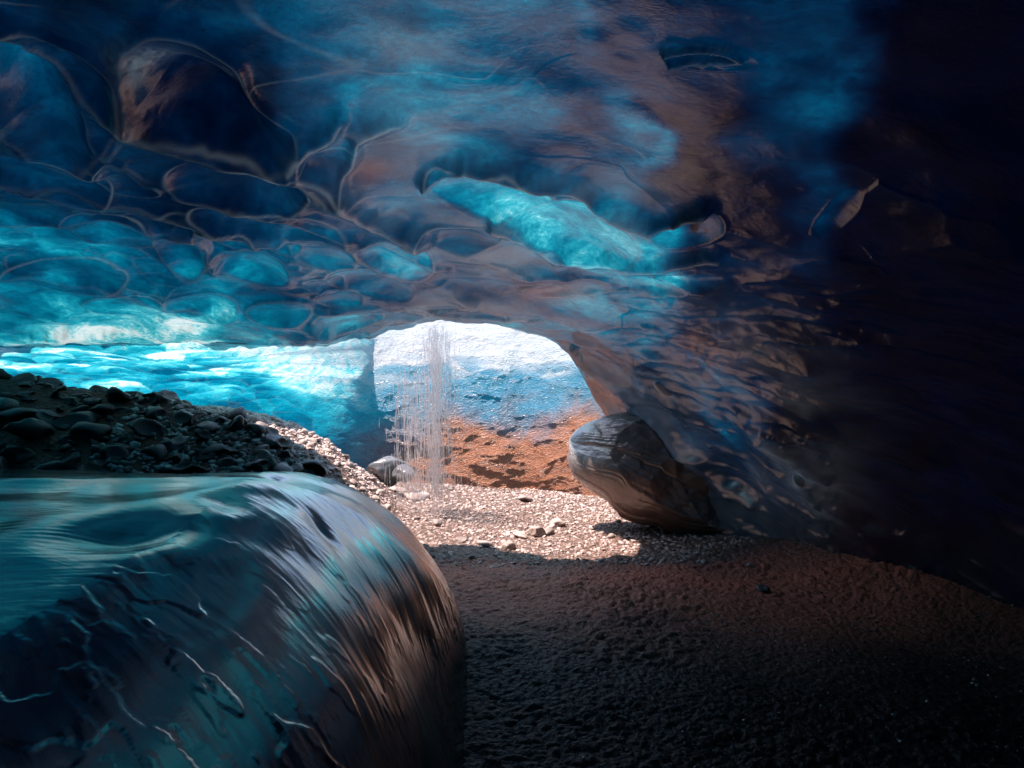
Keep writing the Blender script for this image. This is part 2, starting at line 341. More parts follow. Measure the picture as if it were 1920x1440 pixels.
glow_depth += 5*sm(100, 260, PX*0+np.abs(PXg-960)-960)*sm(0, -300, PYall*0-0) + 6.0*sm(-30, -330, PYall)+ 4*sm(-600, -1500, PXg)  # overhead ice out of view made opaque to cut fill light
def blob(cx, cyy, rx, ry): return np.exp(-(((PXg-cx)/rx)**2+((PYall-cyy)/ry)**2))
n45 = fbm(np.stack([PXg/9, PYall/9, PXg*0], -1), 3, 44)
for (bx, by, br) in ((1300, 437, 9), (1294, 424, 4), (1306, 425, 4), (1322, 440, 5)): glow_depth += 9*sm(.35, .8, blob(bx, by, br, br)+.3*n45)
fpatch = sm(-.25, .45, fbm(warp(P, .4, 1, 140)*1.6, 4, 141))
frost_sheen = np.clip(rim*.75*sm(1500, 1200, PXg)*(.4+.6*fpatch) + .35*sm(.06, .0, e2)*lf*(1-insidep)*fpatch+.3*sm(.04, 0, e1)*sm(1000, 700, PXg)*fpatch*(1-insidep), 0, 1)  # rims and scallop edges painted pale for the light they reflect
for (bx, by, brx, bry, q) in ((290,110,60,28,.5),(380,118,60,10,.5),(255,135,22,30,.4),(740,50,50,26,.45),(1330,92,60,5,.4),(1322,54,55,5,.35),(1530,960,40,60,.3),(1290,850,18,40,.7),(1500,900,16,18,1),(1240,735,20,20,.6)):
    frost_sheen += q*blob(bx, by, brx, bry)*(.6+.8*n45)
frost_sheen *= 1-.8*sm(1100, 1300, PXg)*sm(640, 560, PYall)
frost_sheen += .45*ridl*(.3+.9*fpatch)  # ridge highlights painted as thin pale lines
frost_sheen += .55*fpatch*(1-.8*insidep)*np.clip(blob(900, 480, 230, 170)+.8*blob(1130, 380, 110, 70)+.8*blob(760, 120, 90, 160), 0, 1)  # sheen of the lit floor painted into the roof colour
frost_sheen += .55*fpatch*rw*blob(1270, 800, 200, 160)  # right wall painted paler in place of bounce light
dirt = .10*fpatch*rw*sm(1700, 1350, PXg)*sm(650, 760, PYall)+.2*np.exp(-((PYall-np.interp(PXg, LIPX, LIPY))/30)**2)*rw*sm(1500, 1300, PXg)
dirt += .7*blob(1320, 670, 60, 35)*(.5+n45)+.5*blob(1040, 545, 70, 20)+.5*blob(700, 310, 40, 20)
clear = np.clip(.93*sm(1080, 1420, PXg+80*off)*sm(900, 640, PYall)+.93*sm(1300, 1600, PXg+60*off)+.5*sm(700, 450, PXg)*sm(400, 200, PYall)-.5*blob(1350, 820, 260, 160), 0, .95)  # darkness of the right and upper left painted into the base colour
frost_sheen += .25*fpatch*blob(1340, 830, 200, 130)
# curl the lip up into the shaft
lp = P2[-1]; ex = []
hd = np.stack([HX[:, 0], HX[:, 1]], -1); hd /= np.linalg.norm(hd, axis=-1, keepdims=True)
sel = sm(1230, 1130, PX)*sm(-300, -50, PX)
side = sm(1060, 1140, PX)
for th in np.linspace(15, 90, 7):
    a = .16*math.sin(R(th)); b = .16*(1-math.cos(R(th)))
    q = lp.copy(); q[:, 0] += hd[:, 0]*a+side*b*2; q[:, 1] += hd[:, 1]*a; q[:, 2] += b*(1-side); ex.append(lp+(q-lp)*sel[:, None])
q0 = ex[-1]
for tz in (.3, .7, 1):
    q = q0.copy(); q[:, 2] += (3.4-q0[:, 2])*tz*(1-side); q[:, 0] += side*tz*1.5; q[:, 1] += .1*tz+side*tz*1.2; ex.append(q0+(q-q0)*sel[:, None])
ex = np.stack(ex, 0)
P3 = np.concatenate([P2, ex], 0); ne = len(ex)
def padr(a, val=None): return np.concatenate([a, np.repeat(a[-1:], ne, 0) if val is None else np.full((ne, a.shape[1]), val)], 0)
ceil = grid('ice_ceiling', P3, M_CEIL, {'clear': padr(clear), 'glow_depth': np.where(np.arange(len(P3))[:, None] >= len(P2), np.where(PX < 760, .7, 3.)[None], padr(np.clip(glow_depth, 1.55-1.0*sm(560, 620, PYall)*sm(700, 500, PXg), 12))), 'dirt': padr(np.clip(dirt, 0, 1)), 'frost_sheen': padr(np.clip(frost_sheen, 0, 1))})
tag(ceil, kind='structure')

# ------------------------------------------------------------------ chamber wall beyond the lip
xs = np.linspace(-11, 3.4, 900); zs = np.concatenate([np.linspace(-.3, 2.9, 330), np.linspace(2.95, 4.2, 12)])
XX, ZZ = np.meshgrid(xs, zs); T0 = ZZ
cap = np.interp(XX, [-2.7, -1.3], [2.38, 4.3]); ZZ = np.where(ZZ > cap, cap+.03*(ZZ-cap), ZZ)
foot = np.interp(XX, [-11, -8, -5, -2.5, -1, .2, .9, 1.6, 3.4], [9.2, 10.6, 11.6, 12.1, 12.1, 11.9, 11.2, 10.4, 9.6])
und = .55*np.exp(-((ZZ-.35)/.45)**2)*sm(-6, -2, XX)              # undercut near the floor
zl = ZZ+.22*fbm(np.stack([XX*1.1, ZZ*.8, XX*0+4], -1), 3, 13)
lean = .62*np.maximum(zl-.95, 0)**1.6
und = und*sm(-2.6, -4, XX) - sm(-3.4, -.6, XX)*.42*np.clip(1.3-ZZ, 0, 1.6)
YY = foot + und + lean + .25*fbm(np.stack([XX*.5, ZZ*.8, XX*0], -1), 3, 12)
# on the left the roof runs on as a low vault that bends down into the wall; on the right the wall leans back into the shaft
wL = sm(-2.6, -3.8, XX-.15*sm(1.6, 2.6, T0)+.4*fbm(np.stack([XX*.6, ZZ*1.8, XX*0], -1), 3, 14))
def vault(t):
    tk = [-.3, .5, 1., 1.5, 2., 2.5, 2.9, 3.4, 4.2]; z = 0; y = 0
    for dt in (-.24, -.12, 0, .12, .24): z = z+np.interp(t+dt, tk, [-.3, .75, 1.38, 1.74, 1.90, 1.98, 2.05, 2.12, 2.2])/5; y = y+np.interp(t+dt, tk, [11.7, 11.5, 11., 10., 8.6, 7.45, 7.05, 6.95, 6.9])/5
    return z, y
ZV, YV = vault(T0); YV = YV+(foot-11.6)*sm(2.4, .8, T0)
vp = np.stack([XX, YV, ZZ*0], -1)
ZV = ZV+.05*fbm(vp*.8, 3, 17)*sm(3, 2.4, T0)
TT = T0
WP = np.stack([XX, YY*(1-wL)+YV*wL, ZZ*(1-wL)+ZV*wL], -1)
q = warp(WP, .18, 2., 60)*np.array([2.6, 1.5, 5.0]); f1, f2, wid = worley(q, 61)
q = warp(WP, .10, 4., 63)*np.array([4.2, 3, 12.]); g1, g2, wid2 = worley(q, 64)
rgt = sm(-1.2, .6, XX)
q = warp(WP, .12, 2., 67)*np.array([3.4, 1.5, 4.2]); c1, c2, cid = worley(q, 68)
hh = .06*c1*c1*sm(1.45, 1.15, ZZ)*sm(-2, -.8, XX)+.08*(f1*f1)+.022*g1*g1*(1+.4*rgt)
va, vb, vid = worley(warp(vp, .25, 1.2, 18)*np.array([1.3, 1.9, 0]), 24); vc, vd, vid2 = worley(warp(vp, .12, 3, 25)*np.array([3.2, 4.6, 0]), 26)
WP[..., 1] += -hh*(1-wL)
WP[..., 2] -= wL*(.10*va*va+.045*vc*vc)
nb = fbm(warp(WP, .3, 1.5, 74)*np.array([1.2, 1, 5]), 4, 70); frw = np.clip(sm(1.80, 2.15, ZZ+.25*nb+.12*sm(-1, 1, XX))*sm(-3.8, -2.0, XX)+.4*sm(.16, .34, nb)*sm(1.3, 1.7, ZZ)*sm(-4.5, -2.5, XX), 0, 1)  # wall top whitened where shaft light falls, plus pale ice streaks
dw = sm(1.35, .6, ZZ+.45*fbm(WP*2, 3, 71)-.22*sm(.2, .9, XX))*sm(-3.6, -.5, XX)*(1.1+.5*fbm(WP*2.5, 3, 75)) + .3*sm(.8, .3, ZZ)*sm(-3, -1.5, XX)
tw = np.interp(ZZ, [0, .9, 1.3, 1.7, 2.1, 2.6], [6., 4.5, 2.8, 1.3, .8, .7]) + 1.0*fbm(WP*np.array([1, 1, 4]), 4, 72)+1.2*(.5-wid)
tw = tw*.6*np.interp(XX, [-11, -3, 0, 2], [.8, .9, 1.15, 1.2])
tl_ = np.interp(TT, [0, .8, 1.2, 1.6, 2.2, 2.8], [6., 3.6, 2.5, 1.7, 1.2, 1.0])+2.6*(va*va-.25)+1.9*(.5-vid2)+1.2*(.5-vid)+1.6*fbm(vp*np.array([.5, 2.2, 0]), 4, 27)*sm(2.6, 2.0, TT)
tr_ = np.clip(5*wL*(1-wL), 0, 1)*sm(.9, 1.6, TT); tw = (tw*(1-wL)+tl_*wL)*(1-.8*tr_); frw = frw*(1-wL)+wL*.6*sm(.06, 0, vd-vc); dw = dw*(1-wL)  # vault seam thinned and paled to lighten its shadow band
wall = grid('ice_wall', WP, M_WALL, {'glow_depth': np.clip(tw, .25, 9), 'dirt': np.clip(dw, 0, 1), 'frost_sheen': np.clip(.25*tr_+frw*.9+.15*sm(.06, 0, g2-g1)*(1-dw)*(1-wL), 0, 1)})
tag(wall, kind='structure')
# unseen roof of the chamber, its open shaft outlined to place sun and shade
rx = np.linspace(-12, 4.5, 120); ry = np.linspace(0, 1, 70); RX, RV = np.meshgrid(rx, ry)
y0 = np.interp(RX, [-12, -4.5, -3, -1.6, -.9, .2, .9, 2, 4.5], [7.3, 7.2, 7.2, 7.0, 6.7, 6.5, 6.8, 7.6, 8.2])
RY = y0+.1+(16-y0)*RV; RZ = 3.35+.5*fbm(np.stack([RX, RY, RX*0], -1)*.5, 3, 80)*RV
cx_, cy_ = (RX[:-1, :-1]+RX[1:, 1:])/2, (RY[:-1, :-1]+RY[1:, 1:])/2
wob = .35*fbm(np.stack([cx_*1.3, cy_*1.3, cx_*0], -1), 3, 81)
fy = np.interp(cx_, [-9, -7, -5, -3, 0, 1.2], [14.2, 14.3, 14.3, 14.3, 14., 14.])
hole = ((cx_ > np.interp(cy_, [9.4, 10.4], [-3.9, -5.5])+.5*wob) & (cx_ < np.interp(cy_, [7.2, 8.6, 9.4], [.1, -.1, .7])+.6*wob) & (cy_ < 14+wob) & (cy_ > np.interp(cx_, [-6, -3.2, -2.2, -1.2], [7., 7.0, 6.8, 6.3])+.3*wob)) | (cx_ < -3.5)
roof = grid('unseen_ice_roof', np.stack([RX, RY, RZ], -1), M_UNSEEN_ROOF, {'glow_depth': .5+3*sm(.8, 2.5, RX), 'dirt': np.zeros(RX.shape), 'frost_sheen': np.zeros(RX.shape)}, keep=~hole)
tag(roof, kind='structure')

# ------------------------------------------------------------------ ground with the gravel bank on the left
def toe(Y): return np.interp(Y, [0, 4, 6, 7.8, 9, 10.2, 12, 14], [-.5, -.6, -.9, -1.15, -1.45, -1.75, -2.4, -3])
def ground_z(X, Y, fine=True):
    d = toe(Y)+.15*vnoise(np.stack([X*1.2, Y*1.2, X*0], -1), 15)-X
    b = np.interp(d, [-1, -.2, 0, .25, .5, .85, 1.3, 2, 4, 8], [0, 0, .05, .24, .48, .80, 1.04, 1.26, 1.50, 2.0])
    b = b*np.interp(Y, [3, 5.2, 6.4, 7.5, 9, 11, 12.5], [.0, .75, 1.13, 1.02, 1.0, .9, .7])
    z = b + .05*fbm(np.stack([X*.9, Y*.9, X*0], -1), 3, 16)
    z = z + .35*sm(0, 1.6, X-np.interp(Y, TOEY, TOEX)+.9)*sm(8, 6, Y)
    return z
gy = 1.2*(13.6/1.2)**np.linspace(0, 1, 620); gy = np.concatenate([np.linspace(-5, 1.15, 20), gy]); gu = np.concatenate([np.linspace(-12, -3.5, 80)[:-1], np.linspace(-3.5, 3.2, 560), np.linspace(3.25, 7, 30)])
GX, GY = np.meshgrid(gu, gy)
GX = GX + 0
GZ = ground_z(GX, GY)
gp = np.stack([GX, GY, GZ], -1)
a1, a2, ai = worley(gp*np.array([16, 16, 0])+np.array([0, 0, .5]), 19); b1, _, bi = worley(gp*np.array([34, 34, 0])+np.array([0, 0, .5]), 20)
pat = .25+1.2*sm(-.3, .5, fbm(gp*np.array([1.1, 1.1, 0]), 4, 23))
GZ2 = GZ + .028*pat*np.sqrt(np.maximum(.5-a1*a1, 0))*ai + .012*np.sqrt(np.maximum(.5-b1*b1, 0))
kg = NT('ground_gravel'); co = kg.coord()
v1 = kg.voro(co, 26); v2 = kg.voro(co, 70); n = kg.noise(co, 1.3, 5, .6); nf = kg.noise(co, 40, 5, .7)
c = kg.mix(kg.ramp(n, [(.35, 0.), (.65, 1.)]), (.13, .072, .055), (.22, .14, .11))
c = kg.mix(kg.math('MULTIPLY', v1.outputs['Color'], .55), c, (.27, .20, .17)); c = kg.mix(kg.ramp(v1.outputs['Distance'], [(.3, 0.), (.6, .8)]), c, (.03, .02, .016))
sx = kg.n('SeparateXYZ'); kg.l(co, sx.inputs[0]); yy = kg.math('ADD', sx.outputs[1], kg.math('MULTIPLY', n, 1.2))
red_glow = kg.ramp(kg.math('MULTIPLY_ADD', yy, .25, -1.0), [(.15, 0.), (.42, 1.), (.62, 1.), (.80, 0.)])       # reddish glow at the shadow edge painted into the ground colour, y from 4.5 to 7
wet = kg.ramp(kg.math('MULTIPLY_ADD', yy, .25, -1.0), [(.08, 1.), (.46, 0.)])  # damp ground, darkened further to paint the foreground shade
c = kg.mix(kg.math('MULTIPLY', red_glow, .92), c, (.60, .16, .09)); wb = kg.math('MULTIPLY', kg.ramp(kg.math('MULTIPLY_ADD', sx.outputs[0], .25, 1.), [(.66, 1.), (.76, 0.)]), kg.ramp(kg.math('MULTIPLY_ADD', yy, .25, -1.5), [(.28, 1.), (.40, 0.)]))
wet = kg.math('MAXIMUM', wet, wb)  # adds the painted shade of the near bank
c = kg.mix(kg.math('MULTIPLY', wet, .9), c, (.005, .004, .004))  # wet is damp ground plus painted shade
b = kg.n('BsdfPrincipled'); kg.l(c, b.inputs['Base Color']); b.inputs['Roughness'].default_value = .55; b.inputs['Specular IOR Level'].default_value = .15
hgt = kg.math('ADD', kg.math('MULTIPLY', v1.outputs['Distance'], -1.), kg.math('ADD', kg.math('MULTIPLY', v2.outputs['Distance'], -.4), kg.math('MULTIPLY', nf, .5)))
kg.l(kg.bump(hgt, .6, .03), b.inputs['Normal']); kg.l(b.outputs[0], kg.out.inputs[0])
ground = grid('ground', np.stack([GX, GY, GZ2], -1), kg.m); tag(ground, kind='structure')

# ------------------------------------------------------------------ stones
def ico(sub):
    import bmesh
    bm = bmesh.new(); bmesh.ops.create_icosphere(bm, subdivisions=sub, radius=1); bm.verts.ensure_lookup_table()
    V = np.array([v_.co[:] for v_ in bm.verts]); Fc = np.array([[x.index for x in f.verts] for f in bm.faces]); bm.free(); return V, Fc
ico_v = ico
V1, F1_ = ico(1); V2, F2_ = ico(2); V4, F4_ = ico(4)
def stone_shape(V, s, angular=.5):
    r = np.random.RandomState(s); P_ = V.copy()
    for _ in range(9):                                    # flats knocked off a rounded pebble
        n_ = r.normal(size=3); n_ /= np.linalg.norm(n_); d = r.uniform(.62, .95)
        h = P_@n_; P_ = P_-np.outer(np.maximum(h-d, 0)*angular*1.6, n_).clip(-2, 2)
    P_ *= 1+.12*fbm(V*1.3+s, 3, s)[:, None]
    return P_*np.array([1, r.uniform(.65, .95), r.uniform(.45, .75)])
shapes1 = [stone_shape(V1, 100+i, .7) for i in range(24)]
shapes2 = [stone_shape(V2, 200+i, .7) for i in range(16)]
def rotm(n, r):
    a = r.uniform(0, 6.283, n); tx = r.normal(0, .35, n); ty = r.normal(0, .35, n)
    Rz = np.zeros((n, 3, 3)); Rz[:, 0, 0] = np.cos(a); Rz[:, 0, 1] = -np.sin(a); Rz[:, 1, 0] = np.sin(a); Rz[:, 1, 1] = np.cos(a); Rz[:, 2, 2] = 1
    Rx = np.zeros((n, 3, 3)); Rx[:, 0, 0] = 1; Rx[:, 1, 1] = np.cos(tx); Rx[:, 1, 2] = -np.sin(tx); Rx[:, 2, 1] = np.sin(tx); Rx[:, 2, 2] = np.cos(tx)
    Ry = np.zeros((n, 3, 3)); Ry[:, 1, 1] = 1; Ry[:, 0, 0] = np.cos(ty); Ry[:, 0, 2] = np.sin(ty); Ry[:, 2, 0] = -np.sin(ty); Ry[:, 2, 2] = np.cos(ty)
    return Rx@Ry@Rz
def scatter(name, XY, rad, shapes, Fc, mat):
    n = len(XY); r = np.random.RandomState(len(name)*7); M = rotm(n, r); z = ground_z(XY[:, 0], XY[:, 1])+rad*.25
    sh = np.array(shapes)[r.randint(0, len(shapes), n)]
    V = np.einsum('nij,nvj->nvi', M, sh)*rad[:, None, None] + np.stack([XY[:, 0], XY[:, 1], z], -1)[:, None, :]
    nv = V.shape[1]; Q = (Fc[None]+np.arange(n)[:, None, None]*nv).reshape(-1, 3)
    tone = np.repeat(r.uniform(0, 1, n)**1.5, nv)
    return raw_mesh(name, V.reshape(-1, 3), Q, mat, {'tone': tone}, smooth=False)
def wallx(Y): return np.interp(Y, TOEY, TOEX)
pts = []
while len(pts) < 20000:
    Y = 5.2+6.9*RNG.uniform()**.9; X = RNG.uniform(toe(Y)-2.3, min(wallx(Y)+.1, 2.3))
    pts.append((X, Y))
pts = np.array(pts); kp = (pts[:, 1]+.5*vnoise(np.stack([pts[:, 0]*2, pts[:, 1]*2, pts[:, 0]*0], -1), 150) > 6.7)|(pts[:, 0] < toe(pts[:, 1])); pts = pts[kp]; rad = .010+.022*RNG.uniform(size=len(pts))**3.0
g1_ = scatter('gravel', pts, rad*np.where(pts[:, 0] < toe(pts[:, 1])-.1, 1.7, 1.15), shapes1, F1_, M_GRAVEL); tag(g1_, 'pinkish grey gravel covering the cave floor and the bank', None, None, 'stuff')
pts = []
while len(pts) < 3500:
    Y = 2.4+3.2*RNG.uniform(); X = RNG.uniform(-.3, 3.3)
    if RNG.uniform() < .25+.75*sm(.6, 1.8, X-.0) : pts.append((X, Y))
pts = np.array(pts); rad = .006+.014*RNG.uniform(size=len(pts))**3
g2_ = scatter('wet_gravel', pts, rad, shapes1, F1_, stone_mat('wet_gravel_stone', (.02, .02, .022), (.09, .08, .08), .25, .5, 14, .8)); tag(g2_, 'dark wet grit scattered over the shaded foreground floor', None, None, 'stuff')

def stone_obj(name, X, Y, r, seed, mat, V=None, Fc=None, sink=.3, sc=(1, 1, 1), rz=None, z=None):
    V = V2 if V is None else V; Fc = F2_ if Fc is None else Fc
    P_ = stone_shape(V, seed, .75)*r*np.array(sc)
    o = raw_mesh(name, P_, Fc, mat, smooth=True)
    zz = float(ground_z(np.array([X]), np.array([Y]))[0]) if z is None else z
    o.location = (X, Y, zz+r*sink*sc[2]); rr = random.Random(seed); o.rotation_euler = (rr.uniform(-.3, .3), rr.uniform(-.3, .3), rr.uniform(0, 6.28) if rz is None else rz)
    return o
V3, F3_ = ico(3)
# shaded cobbles of the bank
protos = []
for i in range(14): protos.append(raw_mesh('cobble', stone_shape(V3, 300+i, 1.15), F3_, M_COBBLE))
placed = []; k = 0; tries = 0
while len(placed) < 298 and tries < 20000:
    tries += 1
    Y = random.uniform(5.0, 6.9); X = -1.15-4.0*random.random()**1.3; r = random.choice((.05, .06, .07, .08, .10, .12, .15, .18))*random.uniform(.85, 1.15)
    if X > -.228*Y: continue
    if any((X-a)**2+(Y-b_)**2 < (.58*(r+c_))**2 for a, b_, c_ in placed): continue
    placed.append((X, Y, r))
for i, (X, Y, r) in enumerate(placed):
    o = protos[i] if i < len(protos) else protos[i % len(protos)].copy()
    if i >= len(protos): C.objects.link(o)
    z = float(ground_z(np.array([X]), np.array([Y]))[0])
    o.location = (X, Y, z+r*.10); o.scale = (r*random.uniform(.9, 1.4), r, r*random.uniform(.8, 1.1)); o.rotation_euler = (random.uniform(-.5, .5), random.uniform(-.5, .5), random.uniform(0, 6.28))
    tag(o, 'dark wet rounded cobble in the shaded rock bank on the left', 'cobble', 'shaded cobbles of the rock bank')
# stones on the sunlit end of the bank
n = 0; placed = []; tries = 0
while n < 70 and tries < 5000:
    tries += 1
    Y = random.uniform(7.4, 9.6); X = float(toe(np.array([Y]))[0])-random.uniform(.05, 1.9); r = random.uniform(.035, .085)
    if any((X-a)**2+(Y-b_)**2 < (1.0*(r+c_))**2 for a, b_, c_ in placed): continue
    placed.append((X, Y, r)); n += 1
    tag(stone_obj('stone', X, Y, r, 500+n, M_PALE), 'small pale stone lying on the sunlit gravel slope', 'stone', 'stones on the sunlit gravel slope')
def floor_px(px, py): Y = F*EYE/(py-720); return (px-960)/F*Y, Y
named = [(985, 941, .12, 'angular grey stone alone on the bright gravel in front of the orange ice', M_GRAVEL),
 (780, 940, .17, 'large brown stone at the foot of the waterfall beside the striped ice mound', M_GRAVEL),
 (748, 926, .12, 'brown stone next to the gravel slope, left of the larger brown stone', M_GRAVEL),
 (1172, 958, .13, 'flat pale green grey stone under the brown ice bulge', M_PALE),
 (1190, 968, .06, 'small rounded stone touching the flat pale green grey stone', M_PALE),
 (1150, 962, .05, 'tiny dark stone left of the flat pale green grey stone', M_GRAVEL),
 (1008, 1003, .13, 'pale blocky stone leading the row of stones at the edge of the sunlit floor', M_PALE),
 (1045, 986, .11, 'wide flat pale stone furthest right in the row at the sunlit edge', M_PALE),
 (975, 1008, .09, 'squat pale stone in the middle of the row at the sunlit edge', M_PALE),
 (1028, 1001, .08, 'small pale stone wedged between the blocky stone and the flat one', M_PALE),
 (955, 1030, .10, 'pale slab lying lowest on the sunlit floor edge', M_PALE),
 (910, 1025, .08, 'pale rounded stone near the striped mound edge on sunlit gravel', M_PALE),
 (865, 1018, .07, 'pale stone touching the right flank of the striped ice mound', M_PALE),
 (1285, 1040, .05, 'dark pointed stone on the reddish shaded gravel', M_GRAVEL),
 (820, 985, .08, 'pinkish stone half under the falling water', M_PALE),
 (1430, 1110, .07, 'dark angular stone on the shaded floor near the right wall', M_COBBLE)]
for i, (px, py, r, lab, m) in enumerate(named):
    X, Y = floor_px(px, py); tag(stone_obj('stone', X, Y, r, 700+i, m, V3, F3_, .35, (1.25, 1, .8)), lab, 'stone', 'larger stones on the cave floor')
n = 0
while n < 60:
    Y = random.uniform(6.2, 11.6); X = random.uniform(float(toe(np.array([Y]))[0]), float(wallx(Y))-.3); r = random.uniform(.025, .055); n += 1
    tag(stone_obj('pebble', X, Y, r, 900+n, M_PALE if n % 3 else M_GRAVEL, V2, F2_), 'loose fist sized pebble on the gravel floor of the cave', 'pebble', 'loose pebbles on the cave floor')

# ------------------------------------------------------------------ ice mound, left foreground
my = np.concatenate([np.linspace(-1.5, .9, 16)[:-1], np.linspace(.9, 6.6, 640), np.linspace(6.65, 8.6, 40)])
mu = np.concatenate([np.linspace(0, .5, 90)[:-1], np.linspace(.5, 1, 420)])
U, MY = np.meshgrid(mu, my)
xe = np.interp(MY, [-2, 1.5, 3, 4.2, 5.2, 6.2, 7.2, 8.6], [-.10, -.12, -.16, -.24, -.45, -.85, -1.4, -2.1])   # right foot of the mound
zt = np.interp(MY, [-2, 1, 2, 3, 4, 4.8, 5.6, 6.6, 7.6, 8.6], [.70, .98, 1.03, 1.06, 1.09, 1.03, .90, .70, .50, .2])
Rx_ = np.interp(MY, [1, 3, 4.5, 6, 8], [1.05, 1.12, 1.25, 1.1, .8]); 
th = np.clip((U-.5)/.5, 0, 1)*math.pi/2
Xm = np.where(U < .5, xe-Rx_-(.5-U)*2*7, xe-Rx_*(1-np.sin(th)))
Zm = np.where(U < .5, zt, zt*np.maximum(np.cos(th), 0)**np.interp(MY, [3.2, 4.6], [1.32, .86])-.12*np.sin(th))
MP = np.stack([Xm, MY, Zm], -1)
Nm = grid_normals(MP); Nm *= np.sign(Nm[..., 2:3]+1e-6)*1.0
arc = np.concatenate([np.zeros((len(my), 1)), np.cumsum(np.linalg.norm(np.diff(MP, axis=1), axis=-1), 1)], 1); arc = arc-arc[:, 89:90]
dirv = R(52); bend = .25*fbm(MP*.8, 2, 109)
al = -arc*math.sin(dirv)+MP[..., 1]*math.cos(dirv); ac = arc*math.cos(dirv)+MP[..., 1]*math.sin(dirv)+bend
fl3 = np.stack([ac*3.4, al*.55, MP[..., 2]*0], -1)
st = fbm(np.stack([ac*26, al*2.2, ac*0], -1), 4, 110); st2 = fbm(np.stack([ac*5, al*.8, ac*0], -1), 3, 111)
q = warp(MP, .05, 5, 112); q = np.stack([ac*13+.8*q[..., 2], al*7, ac*0], -1); m1, m2, mi = worley(q, 113)
low = sm(2.7, 1.7, MY)+1.2*sm(.80, .93, U)
gl1 = sm(.16, .24, fbm(np.stack([ac*8, al*4.2, ac*0], -1), 3, 123)); gl2 = sm(.2, .3, fbm(np.stack([ac*21, al*10, ac*0], -1), 3, 124))
q2 = warp(MP, .05, 6, 119); n1_, n2_, ni = worley(np.stack([ac*21+1.2*fbm(MP*6, 2, 121), al*8+1.2*fbm(MP*6, 2, 122), ac*0], -1), 120)
dm = .0017*st+.003*st2+ .009*sm(.78, .92, U)*(.4-n1_*n1_)*(.4+ni) + .0036*gl1*np.clip(low+.3*sm(3.6, 3., MY), 0, 1) + .0016*gl2*np.clip(low, 0, 1) + .055*fbm(MP*.9+2, 3, 114)
def pit(x, y, rx_, ry_, d):
    ca, sa = math.cos(.55), math.sin(.55); a = ((MP[..., 0]-x)*ca+(MP[..., 1]-y)*sa)/rx_; b_ = (-(MP[..., 0]-x)*sa+(MP[..., 1]-y)*ca)/ry_
    r = a*a+b_*b_; return -d*1.3*np.exp(-r*1.6)
for (px, py, Y, a, b_, d) in ((600, 985, 3.4, .06, .22, .018), (520, 925, 4.3, .08, .2, .02), (250, 1040, 2.7, .24, .30, .05), (420, 980, 3.3, .10, .3, .02)):
    dm += pit((px-960)/F*Y, Y, a, b_, d)
MP2 = MP+Nm*dm[..., None]*sm(-.1, .2, MP[..., 2])[..., None]
mound = grid('ice_mound', MP2, M_MOUND, {'glow_depth': np.full(U.shape, 5.), 'dirt': .1*sm(.2, .6, st2), 'frost_sheen': np.clip(.03+.10*st, 0, .3), 'flow': fl3})
tag(mound, 'smooth dark blue ice mound with flowing stripes filling the left foreground', 'ice mound')

def on_roof(px, py):
    j = int(np.argmin(np.abs(PX-px))); i = int(np.argmin(np.abs(PYall[:, j]-py))); return P2[i, j]
for q_, (px, py, r, lab, sc_) in enumerate([(1240, 735, .105, 'pale oval stone frozen into the right ice wall near the lip, higher of the two', (1.1, .6, 1)), (1502, 899, .085, 'rounded white stone frozen low in the dark right ice wall', (1.1, .6, 1))]):
    o = raw_mesh('frozen_stone', stone_shape(ico_v(3)[0], 60+q_, .5)*r*np.array(sc_), ico_v(3)[1], M_WHITE); o.location = tuple(on_roof(px, py)); o.rotation_euler = (0, .5, .4); tag(o, lab, 'stone')
# ------------------------------------------------------------------ brown ice bulge at the right of the chamber
A0 = pix(1078, 822, 8.2); A1 = pix(1530, 1000, 7.9); ax = A1-A0; Lx = np.linalg.norm(ax); ax /= Lx
e1v = np.cross(ax, [0, 1, 0]); e1v /= np.linalg.norm(e1v); e2v = np.cross(ax, e1v)
sv = np.linspace(0, 1, 240); pv = np.linspace(0, 2*math.pi, 520, endpoint=False); PV, SV = np.meshgrid(pv, sv)
prof = np.maximum(1-np.abs(2*SV-1)**2.6, 0)**.55
rc = np.stack([np.cos(PV), np.sin(PV), SV*.6], -1); rib = np.clip(np.abs(fbm(rc*np.array([2.6, 2.6, 1])+1, 3, 130))*2.6, 0, 1); fs = fbm(np.stack([np.cos(PV)*9, np.sin(PV)*9, SV*1.6], -1), 4, 134)
rr_ = (.56+.10*fbm(rc*1.6, 2, 139)+.04*np.cos(PV*2+1))*prof*(1+.05*(rib**.6-.5)+.012*fs)
BP = A0+ax*((SV-.0)*Lx)[..., None]+e1v*(rr_*np.cos(PV))[..., None]*1.0+e2v*(rr_*np.sin(PV)*.95)[..., None]
w1_, w2_, _i = worley(warp(BP, .2, 1.5, 137)*1.9, 136)
BP -= (.16*w1_*w1_)[..., None]*np.array([-1, 1, -1])*.8
BP += (.16*fbm(BP*1.1, 2, 135)+.05*fbm(BP*2.0, 4, 131)+.012*fbm(BP*12, 3, 132))[..., None]*np.array([1, -1, .6])
bulge = grid('ice_bulge', BP, M_BULGE, {'glow_depth': np.full(PV.shape, 4.5), 'dirt': np.clip(.28+.4*fbm(BP*2, 3, 133), 0, 1), 'frost_sheen': np.clip(.45*sm(.16, .0, SV)+.15*fbm(BP*6, 3, 138), 0, .8)}, wrap=True)
tag(bulge, 'ribbed brown shell shaped ice bulge on the gravel against the right wall', 'ice bulge')

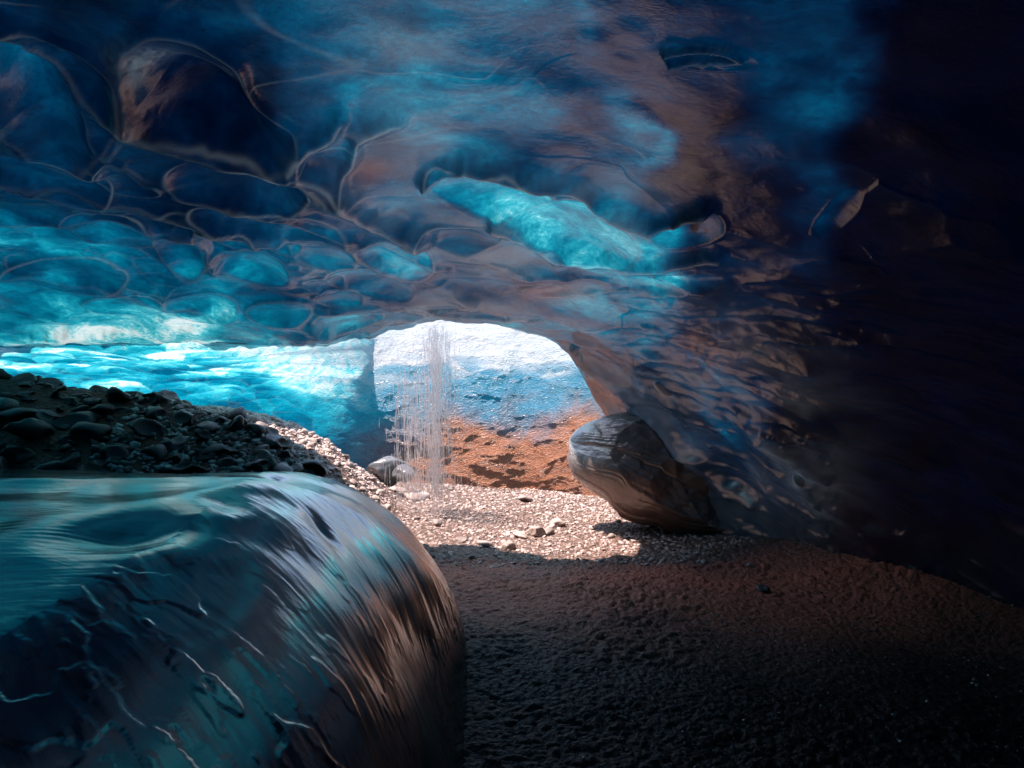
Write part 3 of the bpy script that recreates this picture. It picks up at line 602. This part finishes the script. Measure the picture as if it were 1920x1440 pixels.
# ------------------------------------------------------------------ clear ice chunk at the end of the bank
def ice_chunk(px, py, Y, r, seed, label, sc=(1, 1, 1)):
    Vc = V4.copy(); P_ = stone_shape(Vc, seed, .6); P_ *= np.array([1, 1, 1.5]); P_ += .10*fbm(Vc*2+seed, 3, seed)[:, None]*Vc
    o = raw_mesh('ice_chunk', P_*r*np.array(sc), F4_, M_CLEAR, {'glow_depth': np.full(len(Vc), 1.2), 'dirt': np.full(len(Vc), .25), 'frost_sheen': np.clip(.3*fbm(Vc*4, 3, seed), 0, 1)})
    p = pix(px, py, Y); o.location = tuple(p); tag(o, label, 'ice chunk', 'clear ice chunks'); return o
ice_chunk(728, 884, 10.3, .27, 41, 'clear rounded ice chunk between the gravel slope and the waterfall', (1.25, 1, .9))
ice_chunk(757, 888, 10.1, .17, 42, 'smaller clear ice chunk leaning against the rounded one, nearest the waterfall', (1, 1, 1))

# ------------------------------------------------------------------ falling water
kw = NT('falling_water'); gl = kw.n('BsdfGlossy'); gl.inputs['Roughness'].default_value = .25; df = kw.n('BsdfDiffuse'); df.inputs[0].default_value = (.97, .89, .88, 1)
tl = kw.n('BsdfTranslucent'); tl.inputs[0].default_value = (.9, .9, .92, 1); mm = kw.n('MixShader'); mm.inputs[0].default_value = .5; kw.l(df.outputs[0], mm.inputs[1]); kw.l(tl.outputs[0], mm.inputs[2])
tp = kw.n('BsdfTransparent'); m2 = kw.n('MixShader'); m2.inputs[0].default_value = .22; kw.l(mm.outputs[0], m2.inputs[1]); kw.l(gl.outputs[0], m2.inputs[2])
m3 = kw.n('MixShader'); m3.inputs[0].default_value = .12; kw.l(m2.outputs[0], m3.inputs[1]); kw.l(tp.outputs[0], m3.inputs[2]); kw.l(m3.outputs[0], kw.out.inputs[0])
VV = []; QQ = []; base_i = 0
ring = 5
for i in range(3300):
    t_ = random.random()
    if t_ < .60: px = random.gauss(817, random.choice((7, 13, 24))); y_top, y_bot = 606, 925
    elif t_ < .85: px = random.gauss(768, 20); y_top, y_bot = 690, 935
    else: px = random.uniform(738, 862); y_top, y_bot = 640, 965
    Yd = random.uniform(8.6, 9.3)
    if i % 14 == 0: px = random.gauss(812, 30); y_top, y_bot = random.uniform(925, 960), 975
    if abs(px-818) > 60 and random.random() < .4: continue
    x = (px-960)/F*Yd; zt_ = EYE+(720-y_top)/F*Yd; zb = max(0.02, EYE+(720-y_bot-random.uniform(-15, 20))/F*Yd)
    ln = random.uniform(.15, .6)**2+.02; z1 = random.uniform(zb, zt_); z0 = max(zb, z1-ln)
    if z1-z0 < .03: continue
    r = random.uniform(.0012, .0026)
    if i % 9 == 0: z0 = z1-.03; r *= 1.9; nseg = max(3, int((z1-z0)/.05))
    for s in range(nseg+1):
        f = s/nseg; zz = z0+(z1-z0)*f; rad_ = r*(math.sin(math.pi*min(.97, max(.03, f)))**.5)*(1+.35*math.sin(zz*60+i))
        xo = .0035*math.sin(zz*9+i*1.7)
        for a in range(ring): VV.append((x+xo+rad_*math.cos(a*2*math.pi/ring), Yd+rad_*math.sin(a*2*math.pi/ring), zz))
    for s in range(nseg):
        for a in range(ring):
            b0 = base_i+s*ring; QQ.append((b0+a, b0+(a+1) % ring, b0+ring+(a+1) % ring, b0+ring+a))
    base_i += (nseg+1)*ring
wf = raw_mesh('waterfall', VV, QQ, kw.m); tag(wf, 'thin pinkish white curtain of meltwater falling from the roof', None, None, 'stuff')
